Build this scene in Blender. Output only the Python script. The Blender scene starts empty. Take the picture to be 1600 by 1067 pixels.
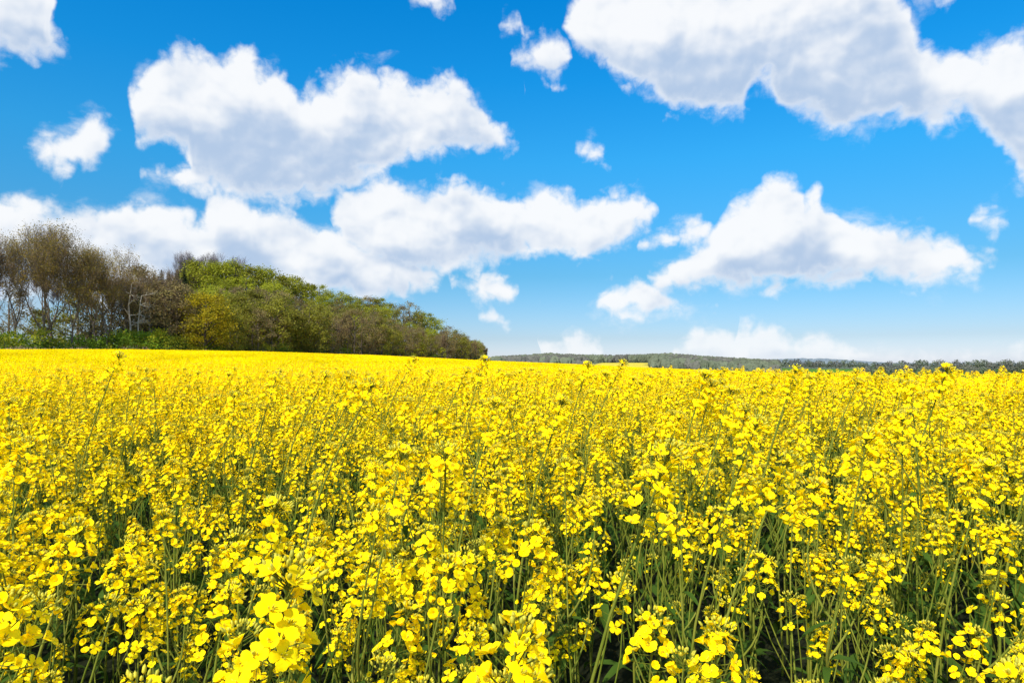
import bpy, bmesh, math, random
import numpy as np
from mathutils import Vector, Matrix, Euler, noise
sc = bpy.context.scene
sc.view_settings.view_transform = 'Standard'; sc.view_settings.look = 'None'
sc.view_settings.exposure = 0; sc.view_settings.gamma = 1
sc.render.engine = 'CYCLES'; sc.cycles.max_bounces = 5; sc.cycles.diffuse_bounces = 3; sc.cycles.glossy_bounces = 1; sc.cycles.transmission_bounces = 3
sc.cycles.use_adaptive_sampling = True
# ------------------------------------------------------------------ sky
FOC = 1067.0; CXP = 800.0; HORP = 572.0          # focal length and horizon row of the photograph
SUN_EL, SUN_AZ = 43.0, 208.0                      # sun direction: azimuth clockwise from the view axis (+Y)

def px_dir(px, py):
    u = (px - CXP) / FOC; v = (HORP - py) / FOC
    return math.atan(u), math.atan(v / math.sqrt(1 + u * u))

# cumulus masses: upper and lower outline (x, y_top, y_bottom) of each, in four bands, read off the photograph; last value = thinness
BANDS = [
 [(1, [(-70,-60,100),(0,-60,88),(40,-60,98),(60,-60,106),(68,5,106),(80,42,102),(98,68,90),(104,80,82)]),
  (1, [(186,150,176),(196,108,214),(212,82,224),(240,66,226),(270,60,232),(285,70,238),(300,74,295),(330,70,308),(360,62,316),(390,58,322),(400,82,324),(432,80,326),(440,92,326),(450,118,326),(460,132,326),(480,115,324),(500,108,320),(530,95,302),(560,83,292),(600,94,280),(635,120,264),(665,110,252),(700,100,244),(725,115,240),(750,140,240),(770,172,243),(785,202,245),(800,212,240),(808,222,226)]),
  (1, [(882,26,40),(890,8,60),(905,-20,78),(930,-60,98),(960,-60,122),(990,-60,134),(1020,-60,152),(1050,-60,166),(1080,-60,176),(1105,-60,183),(1140,-60,180),(1165,-60,176),(1174,-60,150),(1182,-60,138),(1208,-60,140),(1222,-60,172),(1250,-60,192),(1300,-60,206),(1350,-60,209),(1400,-60,202),(1428,-20,198),(1442,15,204),(1458,45,208),(1475,60,206),(1500,57,192),(1530,55,186),(1545,50,204),(1565,52,236),(1580,55,262),(1600,50,292),(1670,40,292)])],
 [(1, [(20,224,236),(50,206,250),(75,200,272),(100,190,278),(115,174,276),(135,160,266),(152,166,250),(164,180,222),(174,190,206)]),
  (1, [(212,260,278),(228,252,288),(255,258,294),(290,252,298),(330,240,304),(360,240,308),(420,240,318),(470,250,326),(490,290,310)]),
  (1, [(512,330,372),(535,298,396),(570,284,418),(592,271,428),(620,272,434),(650,285,438),(680,280,440),(720,278,426),(760,288,422),(790,291,416),(820,298,403),(835,288,402),(852,281,401),(880,285,405),(905,305,408),(930,300,406),(960,295,398),(988,289,376),(1012,300,350),(1026,316,326)])],
 [(1, [(-70,310,480),(0,300,480),(30,294,480),(60,305,480),(100,318,480),(130,308,480),(165,312,490),(200,298,490),(235,293,490),(265,301,490),(293,316,490),(310,338,490),(322,326,490),(330,291,490),(358,283,490),(390,299,490),(430,316,490),(460,332,490),(490,337,482),(520,341,476),(545,348,472),(570,360,472),(600,372,474),(640,384,474),(662,402,464),(682,408,446),(696,414,430)]),
  (0.5, [(832,408,411),(855,404,413),(878,406,409)]),
  (0.62, [(1000,376,392),(1030,358,396),(1060,342,394),(1090,332,384),(1116,338,360)]),
  (0.4, [(1514,332,346),(1540,320,364),(1560,314,374),(1580,336,352)])],
 [(0.5, [(640,-30,4),(680,-30,14),(712,-30,6)]),
  (0.6, [(752,492,500),(770,482,513),(790,490,516),(804,505,511)]),
  (0.4, [(862,122,132),(875,116,142),(888,126,138)]),
  (0.95, [(918,474,482),(934,450,496),(955,441,503),(980,447,504),(995,432,504),(1020,438,503),(1045,456,500),(1080,476,493),(1120,482,484)]),
  (1, [(1150,505,570),(1170,499,570),(1190,503,570),(1225,505,570),(1245,519,570),(1290,521,572),(1330,531,572),(1420,548,572),(1500,552,572),(1640,554,572)])],
 [(0.6, [(786,18,40),(802,6,50),(818,18,36)]),
  (1, [(842,538,560),(870,526,569),(900,517,569),(940,533,566)]),
  (1, [(1020,416,450),(1045,402,468),(1070,389,468),(1095,373,462),(1113,356,455),(1122,325,455),(1135,305,456),(1165,296,456),(1190,294,456),(1210,276,456),(1240,264,457),(1256,272,457),(1262,294,457),(1276,286,457),(1290,281,456),(1300,302,455),(1320,326,452),(1350,335,446),(1400,345,446),(1440,341,448),(1480,352,446),(1500,370,442),(1520,390,440),(1545,398,436),(1562,404,420),(1570,410,412)])],
 [(0.6, [(700,430,450),(720,424,466),(748,412,486),(775,424,478),(806,448,468)]),
  (0.3, [(897,226,236),(905,220,246),(925,212,258),(945,238,266),(958,256,262)]),
  (1, [(1056,535,569),(1080,513,572),(1110,507,572),(1140,518,572),(1164,535,569)]),
  (0.5, [(1436,-30,4),(1490,-30,14),(1526,-30,4)])],
 [(1, [(800,64,90),(820,46,104),(836,50,110),(846,30,116),(872,40,122),(890,64,108)])],
]
AZ0, AZ1, EL0, EL1 = -.74, .74, -.1, .62

def make_world():
    w = bpy.data.worlds.new("World"); bpy.context.scene.world = w; w.use_nodes = True
    nt = w.node_tree; nt.nodes.clear(); N = nt.nodes; L = nt.links
    def node(t, **k):
        n = N.new(t)
        for a, b in k.items(): setattr(n, a, b)
        return n
    def setin(n, i, v):
        if isinstance(v, bpy.types.NodeSocket): L.new(v, n.inputs[i])
        else: n.inputs[i].default_value = v
    def mth(op, a, b=None, c=None, clamp=False):
        n = node('ShaderNodeMath', operation=op, use_clamp=clamp)
        setin(n, 0, a)
        if b is not None: setin(n, 1, b)
        if c is not None: setin(n, 2, c)
        return n.outputs[0]
    def vm(op, a, b=None, out=0):
        n = node('ShaderNodeVectorMath', operation=op); setin(n, 0, a)
        if b is not None: setin(n, 1, b)
        return n.outputs[out]
    def sstep(x, a, b):
        n = node('ShaderNodeMapRange', interpolation_type='SMOOTHSTEP')
        setin(n, 0, x); n.inputs[1].default_value = a; n.inputs[2].default_value = b
        return n.outputs[0]
    def mixc(f, a, b):
        n = node('ShaderNodeMix', data_type='RGBA'); setin(n, 0, f); setin(n, 6, a); setin(n, 7, b); return n.outputs[2]

    # density field as a node group of the angular position
    g = bpy.data.node_groups.new('cloud_field', 'ShaderNodeTree')
    g.interface.new_socket('P', in_out='INPUT', socket_type='NodeSocketVector')
    g.interface.new_socket('D', in_out='OUTPUT', socket_type='NodeSocketFloat')
    g.interface.new_socket('U', in_out='OUTPUT', socket_type='NodeSocketFloat')
    gi = g.nodes.new('NodeGroupInput'); go = g.nodes.new('NodeGroupOutput')
    save = (N, L); N, L = g.nodes, g.links
    P = gi.outputs[0]
    nz = node('ShaderNodeTexNoise', noise_dimensions='2D'); nz.inputs['Scale'].default_value = 11; nz.inputs['Detail'].default_value = 3
    L.new(P, nz.inputs['Vector'])
    wv = vm('MULTIPLY', vm('SUBTRACT', nz.outputs['Color'], (.5, .5, .5)), (.03, .022, 0))
    Pw = vm('ADD', P, wv)
    sp = node('ShaderNodeSeparateXYZ'); L.new(Pw, sp.inputs[0])
    t = node('ShaderNodeMapRange'); L.new(sp.outputs[0], t.inputs[0])
    t.inputs[1].default_value = AZ0; t.inputs[2].default_value = AZ1
    elw = mth('MULTIPLY_ADD', sp.outputs[1], 1 / (EL1 - EL0), -EL0 / (EL1 - EL0))
    cur = dep = None
    for band in BANDS:
        rc = node('ShaderNodeRGBCurve'); L.new(t.outputs[0], rc.inputs[1])
        tops, bots, wts = [], [], []
        lastx = None
        for wgt, pts in band:
            wgt = min(1, wgt * 1.3 + .08)
            n_ = len(pts)
            for i, (x, yt, yb) in enumerate(pts):
                X = (px_dir(x, 300)[0] - AZ0) / (AZ1 - AZ0)
                yt_, yb_ = ((px_dir(x, q)[1] - EL0) / (EL1 - EL0) for q in (yt, yb))
                if i == 0:                       # a closed end: the outlines cross and stay apart until the next cloud
                    m_ = (yt_ + yb_) / 2
                    tops.append((X - .008, m_ - .07)); bots.append((X - .008, m_ + .07)); wts.append((X - .007, wgt))
                tops.append((X, yt_)); bots.append((X, yb_))
                if i == n_ - 1:
                    m_ = (yt_ + yb_) / 2
                    tops.append((X + .008, m_ - .07)); bots.append((X + .008, m_ + .07)); wts.append((X + .007, wgt))
        for ci, pts in enumerate((tops, bots, wts)):
            cv = rc.mapping.curves[ci]
            pts = sorted(pts); out_ = []
            for q in pts:
                if 0 < q[0] < 1 and (not out_ or q[0] > out_[-1][0] + 1e-4): out_.append((q[0], min(max(q[1], 0), 1)))
            out_ = [(0, out_[0][1])] + out_ + [(1, out_[-1][1])]
            cv.points[0].location = out_[0]; cv.points[1].location = out_[-1]
            for q in out_[1:-1]: cv.points.new(*q)
            for q in cv.points: q.handle_type = 'VECTOR'
        rc.mapping.use_clip = False; rc.mapping.update()
        sc_ = node('ShaderNodeSeparateColor'); L.new(rc.outputs[0], sc_.inputs[0])
        k_ = (EL1 - EL0)
        up = mth('SUBTRACT', sc_.outputs[0], elw); dn = mth('SUBTRACT', elw, sc_.outputs[1])
        d = mth('MULTIPLY', mth('SMOOTH_MIN', up, dn, .009), k_)
        d = mth('MINIMUM', d, mth('MULTIPLY_ADD', sc_.outputs[2], .060, -.010))
        cur = d if cur is None else mth('SMOOTH_MAX', cur, d, .006)
        u = mth('MINIMUM', mth('MULTIPLY', up, k_), mth('MULTIPLY', d, 5.0))
        dep = u if dep is None else mth('SMOOTH_MAX', dep, u, .02)
    # clouds of the rest of the sky, outside the part seen in the photograph
    sp = node('ShaderNodeSeparateXYZ'); L.new(P, sp.inputs[0])
    outside = mth('MAXIMUM', sstep(mth('ABSOLUTE', sp.outputs[0]), .72, .9), sstep(sp.outputs[1], .56, .75))
    n2 = node('ShaderNodeTexNoise', noise_dimensions='2D'); n2.inputs['Scale'].default_value = 3.2; n2.inputs['Detail'].default_value = 2
    L.new(P, n2.inputs['Vector'])
    gen = mth('MULTIPLY_ADD', n2.outputs[0], .35, -.178)
    gen = mth('ADD', gen, mth('MULTIPLY_ADD', outside, .3, -.3))
    cur = mth('MAXIMUM', cur, gen)
    L.new(cur, go.inputs[0]); L.new(dep, go.inputs[1])
    N, L = save

    tc = node('ShaderNodeTexCoord')
    sx = node('ShaderNodeSeparateXYZ'); L.new(tc.outputs['Generated'], sx.inputs[0])
    az = mth('ARCTAN2', sx.outputs[0], sx.outputs[1]); el = mth('ARCSINE', sx.outputs[2])
    cb = node('ShaderNodeCombineXYZ'); L.new(az, cb.inputs[0]); L.new(el, cb.inputs[1])
    def field(off):
        gg = node('ShaderNodeGroup'); gg.node_tree = g
        setin(gg, 0, vm('ADD', cb.outputs[0], off) if off else cb.outputs[0])
        return gg.outputs[0], gg.outputs[1]
    def billow(off, fine):
        q = vm('ADD', cb.outputs[0], off) if off else cb.outputs[0]
        vo = node('ShaderNodeTexVoronoi', feature='F1', voronoi_dimensions='2D'); vo.inputs['Scale'].default_value = 20
        vo.inputs['Detail'].default_value = 2.0; vo.inputs['Roughness'].default_value = .5
        wn = node('ShaderNodeTexNoise', noise_dimensions='2D'); wn.inputs['Scale'].default_value = 30; wn.inputs['Detail'].default_value = 2
        L.new(q, wn.inputs['Vector'])
        L.new(vm('ADD', vm('MULTIPLY', q, (1, 1.2, 1)), vm('MULTIPLY', vm('SUBTRACT', wn.outputs['Color'], (.5, .5, .5)), (.04, .04, 0))), vo.inputs['Vector'])
        fb = node('ShaderNodeTexNoise', noise_dimensions='2D'); fb.inputs['Scale'].default_value = 24
        fb.inputs['Detail'].default_value = fine; fb.inputs['Roughness'].default_value = .62; L.new(q, fb.inputs['Vector'])
        return mth('ADD', mth('MULTIPLY', mth('SUBTRACT', .50, vo.outputs['Distance']), .022), mth('MULTIPLY', mth('SUBTRACT', fb.outputs[0], .50), .042))
    (C0, U0), (C1, _), (C2, _) = field(None), field((-.014, .034, 0)), field((-.006, .014, 0))
    b0 = billow(None, 7); b2 = billow(None, 1.5); b1 = billow((-.005, .011, 0), 1.5)
    D0 = mth('ADD', mth('ADD', C0, b0), .005)
    alpha = sstep(D0, -.003, .024)
    wp = node('ShaderNodeTexNoise', noise_dimensions='2D'); wp.inputs['Scale'].default_value = 15; wp.inputs['Detail'].default_value = 8
    wp.inputs['Roughness'].default_value = .6; wp.inputs['Distortion'].default_value = .15; L.new(vm('MULTIPLY', cb.outputs[0], (1, 1.5, 1)), wp.inputs['Vector'])
    wisp = mth('MULTIPLY', sstep(mth('ADD', C0, mth('MULTIPLY', mth('SUBTRACT', wp.outputs[0], .5), .12)), .002, .055), .6)
    alpha = mth('MAXIMUM', alpha, wisp)
    thick = sstep(D0, .0, .04)
    # self shadow: more cloud towards the sun -> darker
    sh = mth('ADD', mth('MULTIPLY', mth('SUBTRACT', C1, C0), 13), mth('MULTIPLY', mth('SUBTRACT', C2, C0), 12))
    sh = mth('ADD', sh, mth('MULTIPLY', mth('SUBTRACT', b1, b2), 30))
    ln_ = node('ShaderNodeTexNoise', noise_dimensions='2D'); ln_.inputs['Scale'].default_value = 9; ln_.inputs['Detail'].default_value = 3
    L.new(vm('MULTIPLY', cb.outputs[0], (1, 1.6, 1)), ln_.inputs['Vector'])
    sh = mth('ADD', sh, mth('MULTIPLY', mth('SUBTRACT', ln_.outputs[0], .40), 2.3))
    base = mth('ADD', U0, mth('MULTIPLY', mth('SUBTRACT', ln_.outputs[0], .5), .16))
    sh = mth('ADD', sh, mth('MULTIPLY', sstep(base, .015, .13), 1.7))
    sh = mth('MULTIPLY', sstep(sh, -.5, 2.5), mth('MULTIPLY_ADD', thick, .8, .2))
    lit = mixc(sh, (.965, .98, 1.0, 1), (.47, .60, .80, 1))

    skyn = node('ShaderNodeTexSky', sky_type='NISHITA', sun_disc=False)
    skyn.sun_elevation = math.radians(SUN_EL); skyn.sun_rotation = math.radians(SUN_AZ)
    skyn.air_density = 1.0; skyn.dust_density = 0.6; skyn.ozone_density = 2.0
    blue = vm('MULTIPLY', skyn.outputs[0], (.1, .1, .1))
    rp = node('ShaderNodeValToRGB'); L.new(mth('MULTIPLY', el, 1 / .7), rp.inputs[0])
    cr = rp.color_ramp; cr.interpolation = 'EASE' if False else 'LINEAR'
    stops = TINT
    cr.elements[0].position = stops[0][0]; cr.elements[0].color = (*stops[0][1], 1)
    cr.elements[1].position = stops[-1][0]; cr.elements[1].color = (*stops[-1][1], 1)
    for p_, c_ in stops[1:-1]:
        e = cr.elements.new(p_); e.color = (*c_, 1)
    blue = vm('MULTIPLY', vm('MULTIPLY', blue, rp.outputs[0]), (6, 6, 6))
    # low clouds sink into the haze
    hz = sstep(el, .0, .11)
    alpha = mth('MULTIPLY', alpha, mth('MULTIPLY_ADD', hz, .25, .75))
    col = mixc(mth('MULTIPLY', alpha, .97), blue, lit)
    bg = node('ShaderNodeBackground'); L.new(col, bg.inputs[0]); bg.inputs[1].default_value = 1.0
    out = node('ShaderNodeOutputWorld'); L.new(bg.outputs[0], out.inputs[0])
    w.cycles.sampling_method = 'MANUAL'; w.cycles.sample_map_resolution = 512
    return w

TINT = [(0.006, (0.205, 0.222, 0.315)), (0.057, (0.135, 0.162, 0.222)), (0.186, (0.068, 0.156, 0.205)), (0.414, (0.034, 0.218, 0.300)), (0.571, (0.012, 0.2207, 0.339)), (0.743, (0.0024, 0.2169, 0.3606))]
EYE = 1.56
def make_camera():
    cd = bpy.data.cameras.new('camera'); cam = bpy.data.objects.new('camera', cd)
    bpy.context.scene.collection.objects.link(cam); bpy.context.scene.camera = cam
    cd.sensor_width = 36; cd.lens = 36 * FOC / 1600; cd.clip_start = .05; cd.clip_end = 20000
    cam.location = (0, 0, EYE)
    cam.rotation_euler = (math.radians(90) + math.atan((HORP - 533.5) / FOC), 0, 0)
    return cam
def make_sun():
    ld = bpy.data.lights.new('sun', 'SUN'); ld.energy = 5.0; ld.angle = math.radians(.53); ld.color = (1, .94, .83)
    o = bpy.data.objects.new('sun', ld); bpy.context.scene.collection.objects.link(o)
    a = math.radians(SUN_AZ); e = math.radians(SUN_EL)
    d = Vector((math.sin(a) * math.cos(e), math.cos(a) * math.cos(e), math.sin(e)))
    o.rotation_euler = d.to_track_quat('Z', 'Y').to_euler(); o.location = (0, 0, 60)
# ------------------------------------------------------------------ mesh helpers
class MB:
    """collects vertices and faces for ONE mesh"""
    def __init__(s): s.v = []; s.n = 0; s.f = []; s.m = []
    def add(s, verts, faces, mat=0):
        s.v.append(np.asarray(verts, float)); o = s.n; s.n += len(verts)
        s.f.extend([tuple(o + i for i in f) for f in faces]); s.m.extend([mat] * len(faces))
    def merge(s, other, M=None, remap=None):
        if not other.n: return
        V = np.concatenate(other.v)
        if M is not None:
            A = np.array(M); V = V @ A[:3, :3].T + A[:3, 3]
        s.v.append(V); o = s.n; s.n += len(V)
        s.f.extend([tuple(o + i for i in f) for f in other.f])
        s.m.extend(other.m if remap is None else [remap[i] for i in other.m])
    def mesh(s, name, mats, smooth=False):
        me = bpy.data.meshes.new(name)
        V = np.concatenate(s.v) if s.v else np.zeros((0, 3))
        me.from_pydata(V.tolist(), [], s.f)
        for m in mats: me.materials.append(m)
        me.polygons.foreach_set('material_index', s.m)
        if smooth: me.polygons.foreach_set('use_smooth', [True] * len(s.f))
        me.update(); return me

def frame(d):
    d = Vector(d).normalized(); a = Vector((0, 0, 1)) if abs(d.z) < .9 else Vector((1, 0, 0))
    x = d.cross(a).normalized(); return x, d.cross(x).normalized(), d

def tube(mb, pts, rads, sides=5, mat=0, cap=False):
    pts = [Vector(p) for p in pts]; V = []; F = []
    x, y, _ = frame(pts[1] - pts[0])
    for i, p in enumerate(pts):
        d = (pts[min(i + 1, len(pts) - 1)] - pts[max(i - 1, 0)]).normalized()
        x = (x - d * x.dot(d)).normalized(); y = d.cross(x)
        for k in range(sides):
            a = 2 * math.pi * k / sides; q = p + (x * math.cos(a) + y * math.sin(a)) * rads[i]; V.append(q[:])
    for i in range(len(pts) - 1):
        for k in range(sides):
            a = i * sides + k; b = i * sides + (k + 1) % sides
            F.append((a, b, b + sides, a + sides))
    if cap: F.append(tuple((len(pts) - 1) * sides + k for k in range(sides)))
    mb.add(V, F, mat)

def blade(mb, p, d, up, L, W, mat=0, bend=0.0, rows=3, fold=.15):
    """a leaf or a petal: tapered sheet with a folded middle"""
    d = Vector(d).normalized(); s = d.cross(Vector(up)).normalized(); n = s.cross(d).normalized(); p = Vector(p)
    prof = {2: [.5, 1.0, .15], 3: [.3, 1.0, .85, .1], 4: [.25, .9, 1.0, .7, .08], 1: [.7, .9]}[rows]
    V = []; F = []
    for i in range(rows + 1):
        t = i / rows; w = prof[i] * W / 2
        c = p + d * (L * t) + n * (-bend * L * t * t)
        V += [(c - s * w + n * (fold * w))[:], c[:], (c + s * w + n * (fold * w))[:]]
    for i in range(rows):
        a = 3 * i; F += [(a, a + 1, a + 4, a + 3), (a + 1, a + 2, a + 5, a + 4)]
    mb.add(V, F, mat)

def bud(mb, p, d, L, r, mat, sides=5):
    x, y, d = frame(d); p = Vector(p); V = [p[:]]; F = []
    for t, q in ((.3, 1), (.72, .85)):
        for k in range(sides):
            a = 2 * math.pi * k / sides
            V.append((p + d * (L * t) + (x * math.cos(a) + y * math.sin(a)) * (r * q))[:])
    V.append((p + d * L)[:]); e = len(V) - 1
    for k in range(sides):
        k2 = (k + 1) % sides
        F += [(0, 1 + k2, 1 + k), (1 + k, 1 + k2, 1 + sides + k2, 1 + sides + k), (1 + sides + k, 1 + sides + k2, e)]
    mb.add(V, F, mat)

# ------------------------------------------------------------------ materials
def new_mat(name):
    m = bpy.data.materials.new(name); m.use_nodes = True
    nt = m.node_tree; nt.nodes.clear(); return m, nt.nodes, nt.links

def leafy(name, c1, c2, trans=.4, rough=.5, spec=.3, tcol=None, objvar=.0, scale=None, dark=None, glow=None):
    """thin plant tissue: colour varies from leaf to leaf and plant to plant, and light shines through it"""
    m, N, L = new_mat(name)
    g = N.new('ShaderNodeNewGeometry'); o = N.new('ShaderNodeObjectInfo')
    mx = N.new('ShaderNodeMix'); mx.data_type = 'RGBA'; mx.inputs[6].default_value = (*c1, 1); mx.inputs[7].default_value = (*c2, 1)
    L.new(g.outputs['Random Per Island'], mx.inputs[0])
    col = mx.outputs[2]
    if scale:                                    # light and dark clumps
        tc = N.new('ShaderNodeTexCoord'); nz = N.new('ShaderNodeTexNoise'); nz.inputs['Scale'].default_value = scale; nz.inputs['Detail'].default_value = 2
        L.new(tc.outputs['Object'], nz.inputs['Vector'])
        mr = N.new('ShaderNodeMapRange'); L.new(nz.outputs[0], mr.inputs[0]); mr.inputs[1].default_value = .35; mr.inputs[2].default_value = .65
        m2 = N.new('ShaderNodeMix'); m2.data_type = 'RGBA'; L.new(mr.outputs[0], m2.inputs[0])
        L.new(col, m2.inputs[6]); m2.inputs[7].default_value = (*(dark or [c * .6 for c in c1]), 1); col = m2.outputs[2]
    hsv = N.new('ShaderNodeHueSaturation'); L.new(col, hsv.inputs['Color'])
    mr = N.new('ShaderNodeMapRange'); L.new(o.outputs['Random'], mr.inputs[0]); mr.inputs[3].default_value = 1 - objvar; mr.inputs[4].default_value = 1 + objvar
    L.new(mr.outputs[0], hsv.inputs['Value']); col = hsv.outputs[0]
    p = N.new('ShaderNodeBsdfPrincipled'); L.new(col, p.inputs['Base Color']); p.inputs['Roughness'].default_value = rough
    p.inputs['Specular IOR Level'].default_value = spec
    t = N.new('ShaderNodeBsdfTranslucent')
    if tcol: t.inputs[0].default_value = (*tcol, 1)
    else: L.new(col, t.inputs[0])
    if glow:                                     # reflected plus transmitted light exceeds what arrives, to brighten the yellow
        for a_, sk in ((glow[0], p.inputs['Base Color']), (glow[1], t.inputs[0])):
            v = N.new('ShaderNodeVectorMath'); v.operation = 'SCALE'; L.new(col, v.inputs[0]); v.inputs['Scale'].default_value = a_; L.new(v.outputs[0], sk)
        ms = N.new('ShaderNodeAddShader'); L.new(p.outputs[0], ms.inputs[0]); L.new(t.outputs[0], ms.inputs[1])
    else:
        ms = N.new('ShaderNodeMixShader'); ms.inputs[0].default_value = trans
        L.new(p.outputs[0], ms.inputs[1]); L.new(t.outputs[0], ms.inputs[2])
    out = N.new('ShaderNodeOutputMaterial'); L.new(ms.outputs[0], out.inputs[0])
    return m

def solid(name, c1, c2, scale=3.0, rough=.8, spec=.2, bump=0):
    m, N, L = new_mat(name)
    tc = N.new('ShaderNodeTexCoord'); nz = N.new('ShaderNodeTexNoise'); nz.inputs['Scale'].default_value = scale; nz.inputs['Detail'].default_value = 4
    L.new(tc.outputs['Object'], nz.inputs['Vector'])
    mr = N.new('ShaderNodeMapRange'); L.new(nz.outputs[0], mr.inputs[0]); mr.inputs[1].default_value = .3; mr.inputs[2].default_value = .7
    mx = N.new('ShaderNodeMix'); mx.data_type = 'RGBA'; mx.inputs[6].default_value = (*c1, 1); mx.inputs[7].default_value = (*c2, 1)
    L.new(mr.outputs[0], mx.inputs[0])
    p = N.new('ShaderNodeBsdfPrincipled'); L.new(mx.outputs[2], p.inputs['Base Color']); p.inputs['Roughness'].default_value = rough
    p.inputs['Specular IOR Level'].default_value = spec
    if bump:
        b = N.new('ShaderNodeBump'); b.inputs[0].default_value = bump; L.new(nz.outputs[0], b.inputs['Height']); L.new(b.outputs[0], p.inputs['Normal'])
    out = N.new('ShaderNodeOutputMaterial'); L.new(p.outputs[0], out.inputs[0])
    return m

MT = {}
def make_materials():
    MT['petal'] = leafy('rape_petal', (1.0, .83, .006), (1.0, .70, .002), .36, .6, .05, objvar=.05, scale=320, dark=(.98, .71, .003), glow=(.93, .44))
    MT['bud'] = leafy('rape_bud', (.86, .72, .05), (.55, .52, .05), .2, .5, .3, objvar=.08)
    MT['stem'] = solid('rape_stem', (.10, .15, .012), (.27, .27, .04), 9, .6, .08)
    MT['leaf'] = leafy('rape_leaf', (.045, .105, .010), (.085, .15, .02), .3, .6, .08, objvar=.15)
    MT['far_petal'] = leafy('rape_petal_far', (1.0, .765, .003), (1.0, .72, .002), .30, .7, .0, objvar=.03, glow=(.95, .32))
    MT['bark'] = solid('bark', (.11, .085, .06), (.24, .19, .14), 1.5, .9, .1)
    MT['bark_pale'] = solid('bark_bleached', (.42, .36, .28), (.62, .55, .46), 2, .8, .1)
    MT['twig'] = solid('twigs', (.19, .13, .08), (.30, .21, .13), .6, .9, .1)
    MT['twig_grey'] = solid('twigs_grey', (.17, .14, .15), (.26, .22, .23), .6, .9, .1)
    MT['leaf_olive'] = leafy('budding_leaves', (.55, .38, .07), (.42, .34, .05), .35, .6, .15, objvar=.18, scale=.25, dark=(.16, .11, .05))
    MT['leaf_fresh'] = leafy('fresh_beech_leaves', (.56, .54, .03), (.42, .44, .025), .4, .6, .1, objvar=.2, scale=.22, dark=(.28, .29, .03))
    MT['leaf_mid'] = leafy('mid_green_leaves', (.36, .34, .035), (.28, .27, .03), .35, .6, .1, objvar=.22, scale=.22, dark=(.20, .18, .03))
    MT['leaf_brown'] = leafy('brown_buds', (.36, .29, .09), (.30, .24, .08), .25, .7, .1, objvar=.2, scale=.22, dark=(.20, .14, .07))
    MT['leaf_gold'] = leafy('golden_leaves', (.66, .50, .018), (.48, .38, .018), .4, .6, .1, scale=.5, dark=(.32, .27, .018))
    MT['needle'] = leafy('conifer_needles', (.03, .045, .018), (.05, .065, .026), .15, .7, .1, objvar=.2)
    MT['shrub'] = leafy('shrub_leaves', (.30, .44, .03), (.19, .30, .02), .35, .6, .1, objvar=.3, scale=.5, dark=(.09, .15, .014))
    MT['dry'] = leafy('dry_brambles', (.50, .38, .25), (.36, .27, .16), .2, .8, .1, objvar=.2, scale=.8)
    MT['hazed_green'] = leafy('far_woodland_hazed', (.15, .18, .115), (.19, .20, .125), .2, .8, .05, objvar=.25)  # distance haze is put into the base colour: greyed green
    MT['hazed_brown'] = leafy('far_bare_woodland_hazed', (.175, .165, .135), (.165, .16, .125), .2, .8, .05, objvar=.25)  # same painted haze over the brown crowns
    MT['hazed_blue'] = leafy('hazy_woodland', (.22, .27, .31), (.25, .29, .31), .2, .9, .0, objvar=.12)  # farthest crowns: bluish haze painted in as the base colour
# ------------------------------------------------------------------ oilseed rape
R_ = random.Random(7)
PM, BM, SM, LM = 0, 1, 2, 3       # petal, bud, stem, leaf slots

def flower(mb, p, nrm, size, rnd, lod):
    """four rounded petals in a cross, opened to a different degree"""
    x, y, n = frame(nrm); p = Vector(p); a0 = rnd.uniform(0, 1.57); op = rnd.uniform(.35, 1.0)
    for k in range(4):
        a = a0 + k * math.pi / 2 + rnd.uniform(-.22, .22)
        r = x * math.cos(a) + y * math.sin(a)
        d = (r * op + n * (1.1 - op) * rnd.uniform(.7, 1.2)).normalized()
        L = size * rnd.uniform(.50, .60); W = L * rnd.uniform(.82, 1.05)
        if lod == 0:
            s = d.cross(n); s = s.normalized() if s.length > 1e-3 else y
            m = s.cross(d).normalized(); V = []; F = []
            cup = rnd.uniform(-.1, .25)
            for (t, w, z) in ((.0, .12, 0), (.35, .62, .03), (.72, 1.0, 0), (.93, .80, -.04), (1.02, .34, -.09)):
                c = p + d * (L * t) + m * (L * (z + cup * t * (1 - t)))
                ww = W / 2 * w
                V += [(c - s * ww + m * (.10 * ww))[:], (c - m * (.0 * ww) - (d * L * .045 if t > 1 else d * 0))[:], (c + s * ww + m * (.10 * ww))[:]]
            for i in range(4):
                q = 3 * i; F += [(q, q + 1, q + 4, q + 3), (q + 1, q + 2, q + 5, q + 4)]
            mb.add(V, F, PM)
        else:
            s = d.cross(n); s = s.normalized() if s.length > 1e-3 else y
            V = [p[:], (p + d * L * .6 - s * W * .5)[:], (p + d * L)[:], (p + d * L * .6 + s * W * .5)[:]]
            mb.add(V, [(0, 1, 2, 3)], PM)
    if lod == 0:
        for k in range(5):
            a = rnd.uniform(0, 6.28); q = p + (x * math.cos(a) + y * math.sin(a)) * size * .05
            bud(mb, q, n + (x * math.cos(a) + y * math.sin(a)) * .25, size * .30, size * .035, BM, 3)

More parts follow.
